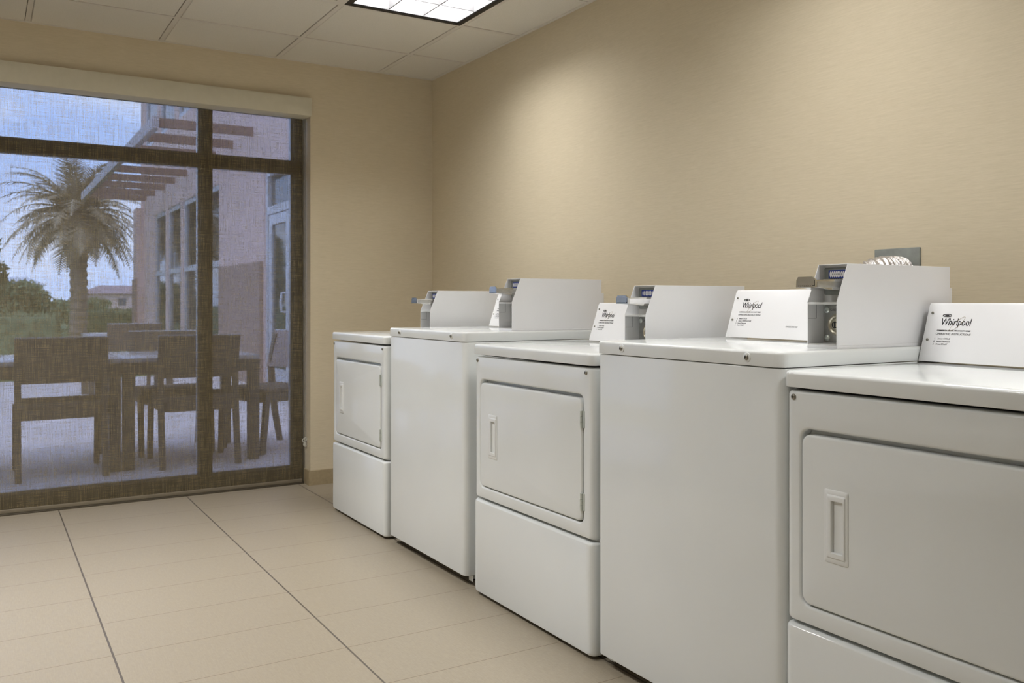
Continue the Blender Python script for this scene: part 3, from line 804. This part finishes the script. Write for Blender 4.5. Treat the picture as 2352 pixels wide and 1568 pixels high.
# leafy masses
def leafy(name, label, cat, loc, dims, n, leaf, mat, seed, trunk=None, boxy=False, group=None):
    t = thing(name, label, cat, loc, 0, group); r = random.Random(seed); bm = bmesh.new()
    zc = dims[2] + (trunk[1] if trunk else 0)
    lumps = [Vector((r.uniform(-.6, .6), r.uniform(-.6, .6), r.uniform(-.55, .65))) for _ in range(14)]
    for k in range(n):
        if boxy: v = Vector((r.uniform(-1, 1), r.uniform(-1, 1), r.uniform(-1, 1)))
        else:
            c = r.choice(lumps); v = Vector((r.gauss(0, 1), r.gauss(0, 1), r.gauss(0, 1))).normalized()*r.uniform(.25, .5)+c
        p = Vector((v.x*dims[0], v.y*dims[1], zc+v.z*dims[2]))
        e = Euler((r.uniform(0, 6.3), r.uniform(0, 6.3), r.uniform(0, 6.3))).to_matrix()
        l = leaf*r.uniform(.6, 1.3)
        vs = [bm.verts.new(p+e @ Vector(q)) for q in ((-l, 0, 0), (0, -l*.4, l*.1), (l, 0, 0), (0, l*.4, l*.1))]; bm.faces.new(vs)
    link_mesh('foliage', bm, mat, t, 0)
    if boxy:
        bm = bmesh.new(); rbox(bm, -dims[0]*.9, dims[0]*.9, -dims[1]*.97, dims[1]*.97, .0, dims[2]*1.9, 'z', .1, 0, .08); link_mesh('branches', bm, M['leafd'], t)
    if trunk:
        bm = bmesh.new(); tube(bm, [(0, 0, 0), (.03, .02, trunk[1]*.6), (0, 0, trunk[1]+dims[2])], [trunk[0], trunk[0]*.8, trunk[0]*.4], 8); link_mesh('trunk', bm, M['trunk'], t)
        for k in range(5):
            a = k*1.26; bm = bmesh.new(); tube(bm, [(0, 0, trunk[1]*.9), (math.cos(a)*dims[0]*.5, math.sin(a)*dims[1]*.5, zc+dims[2]*.2)], [trunk[0]*.45, trunk[0]*.15], 6); link_mesh('branch', bm, M['trunk'], t)
leafy('hedge', 'clipped green hedge behind the near chair at the left', 'hedge', (-10.4, -2.9, ZG-.02), (.45, 1.55, .48), 9000, .05, M['leafm'], 11, boxy=True, group='clipped hedges')
leafy('hedge', 'clipped green hedge between the palm trunk and the corner pier', 'hedge', (-21.5, .55, ZG-.02), (.5, .95, .47), 5000, .06, M['leafm'], 12, boxy=True, group='clipped hedges')
leafy('tree', 'dark bushy tree at the left edge behind the hedge', 'tree', (-19.5, -2.55, ZG-.02), (.8, .70, 1.2), 6500, .09, M['leafd'], 21, (.1, .55), group='trees beyond the lawn')
leafy('tree', 'low bushy tree between the dark tree and the palm trunk', 'tree', (-28, -1.7, ZG-.02), (1.2, 1.3, .75), 4500, .12, M['leafd'], 22, (.1, .3), group='trees beyond the lawn')
leafy('tree', 'rounded green tree behind the palm trunk, left of the tiled roof', 'tree', (-34, .9, ZG-.02), (1.3, 1.1, .55), 4500, .12, M['leafm'], 23, (.1, .2), group='trees beyond the lawn')
# far buildings
def house(name, label, x, y, wx, wy, h, roofh, wm, rm):
    t = thing(name, label, 'building', (x, y, ZG-.02))
    bm = bmesh.new(); box(bm, -wx/2, wx/2, -wy/2, wy/2, 0, h); link_mesh('wall', bm, wm, t, 0)
    bm = bmesh.new(); e = .4
    a = [bm.verts.new(p) for p in ((-wx/2-e, -wy/2-e, h), (wx/2+e, -wy/2-e, h), (wx/2+e, wy/2+e, h), (-wx/2-e, wy/2+e, h))]
    b = [bm.verts.new((0, -wy/4, h+roofh)), bm.verts.new((0, wy/4, h+roofh))]
    for f in ((a[0], a[1], b[0]), (a[1], a[2], b[1], b[0]), (a[2], a[3], b[1]), (a[3], a[0], b[0], b[1]), (a[3], a[2], a[1], a[0])): bm.faces.new(f)
    link_mesh('roof', bm, rm, t, 0)
    for k in range(3):
        bm = bmesh.new(); c = -wy/2+wy*(k+.5)/3; box(bm, wx/2, wx/2+.03, c-.5, c+.5, h*.3, h*.75); link_mesh('window', bm, M['fglass'], t, 0)
house('house', 'distant low house with clay tiled roof right of the palm trunk', -130, 14.2, 8, 9.5, 2.3, 1.2, M['stucco'], M['roof'])
house('house', 'distant white house left of the palm trunk', -130, 1.2, 8, 7.0, 3.4, 1.1, M['bwhite'], M['bwhite'])

# ------------------------------------------------------------------ world: pale blue sky with soft cloud
wd = bpy.data.worlds.new('sky'); scene.world = wd; wd.use_nodes = True
nt = wd.node_tree
for n in list(nt.nodes): nt.nodes.remove(n)
out = nt.nodes.new('ShaderNodeOutputWorld'); bg = nt.nodes.new('ShaderNodeBackground')
tc = nt.nodes.new('ShaderNodeTexCoord'); sp = nt.nodes.new('ShaderNodeSeparateXYZ'); nt.links.new(tc.outputs['Generated'], sp.inputs[0])
rp = nt.nodes.new('ShaderNodeValToRGB'); e = rp.color_ramp.elements
e[0].position = 0; e[0].color = (.62, .80, 1.30, 1); e[1].position = .5; e[1].color = (.36, .56, 1.15, 1)
nt.links.new(sp.outputs[2], rp.inputs[0])
mp = nt.nodes.new('ShaderNodeMapping'); mp.inputs['Scale'].default_value = (3, 3, 9); nt.links.new(tc.outputs['Generated'], mp.inputs[0])
no = nt.nodes.new('ShaderNodeTexNoise'); no.inputs['Scale'].default_value = 1.3; no.inputs['Detail'].default_value = 6; nt.links.new(mp.outputs[0], no.inputs['Vector'])
cr2 = nt.nodes.new('ShaderNodeValToRGB'); cr2.color_ramp.elements[0].position = .45; cr2.color_ramp.elements[1].position = .75; nt.links.new(no.outputs['Fac'], cr2.inputs[0])
mx = nt.nodes.new('ShaderNodeMix'); mx.data_type = 'RGBA'; mx.inputs[7].default_value = (1.0, 1.08, 1.35, 1)
nt.links.new(cr2.outputs[0], mx.inputs[0]); nt.links.new(rp.outputs[0], mx.inputs[6])
nt.links.new(mx.outputs[2], bg.inputs[0]); bg.inputs['Strength'].default_value = 5.2
nt.links.new(bg.outputs[0], out.inputs[0])

sd = bpy.data.lights.new('sun', 'SUN'); sd.energy = 2.2; sd.angle = math.radians(25); sd.color = (1, .95, .88)
so = bpy.data.objects.new('sun', sd); COL.objects.link(so); so.location = (3, -6, 9)
so.rotation_euler = Vector((-.55, .45, -1)).to_track_quat('-Z', 'Y').to_euler()
# ------------------------------------------------------------------ camera
f_px = 2025.0
cam = bpy.data.cameras.new('camera'); co = bpy.data.objects.new('camera', cam); COL.objects.link(co)
cam.sensor_fit = 'HORIZONTAL'; cam.sensor_width = 36; cam.lens = 36*f_px/2352; cam.shift_y = -90/2352
co.location = (4.9846, -2.4227, 1.0609)
co.rotation_euler = (PI/2, 0, math.atan2(.8563, .5163))
cam.clip_start = .05; cam.clip_end = 600
cam.dof.use_dof = True; cam.dof.focus_distance = 2.35; cam.dof.aperture_fstop = 8.5
scene.camera = co
scene.view_settings.view_transform = 'Standard'; scene.view_settings.look = 'None'
scene.view_settings.exposure = .17; scene.view_settings.gamma = 1; scene.view_settings.use_curve_mapping = False
scene.cycles.use_denoising = True
scene.cycles.max_bounces = 7; scene.cycles.diffuse_bounces = 4; scene.cycles.glossy_bounces = 3; scene.cycles.transparent_max_bounces = 10
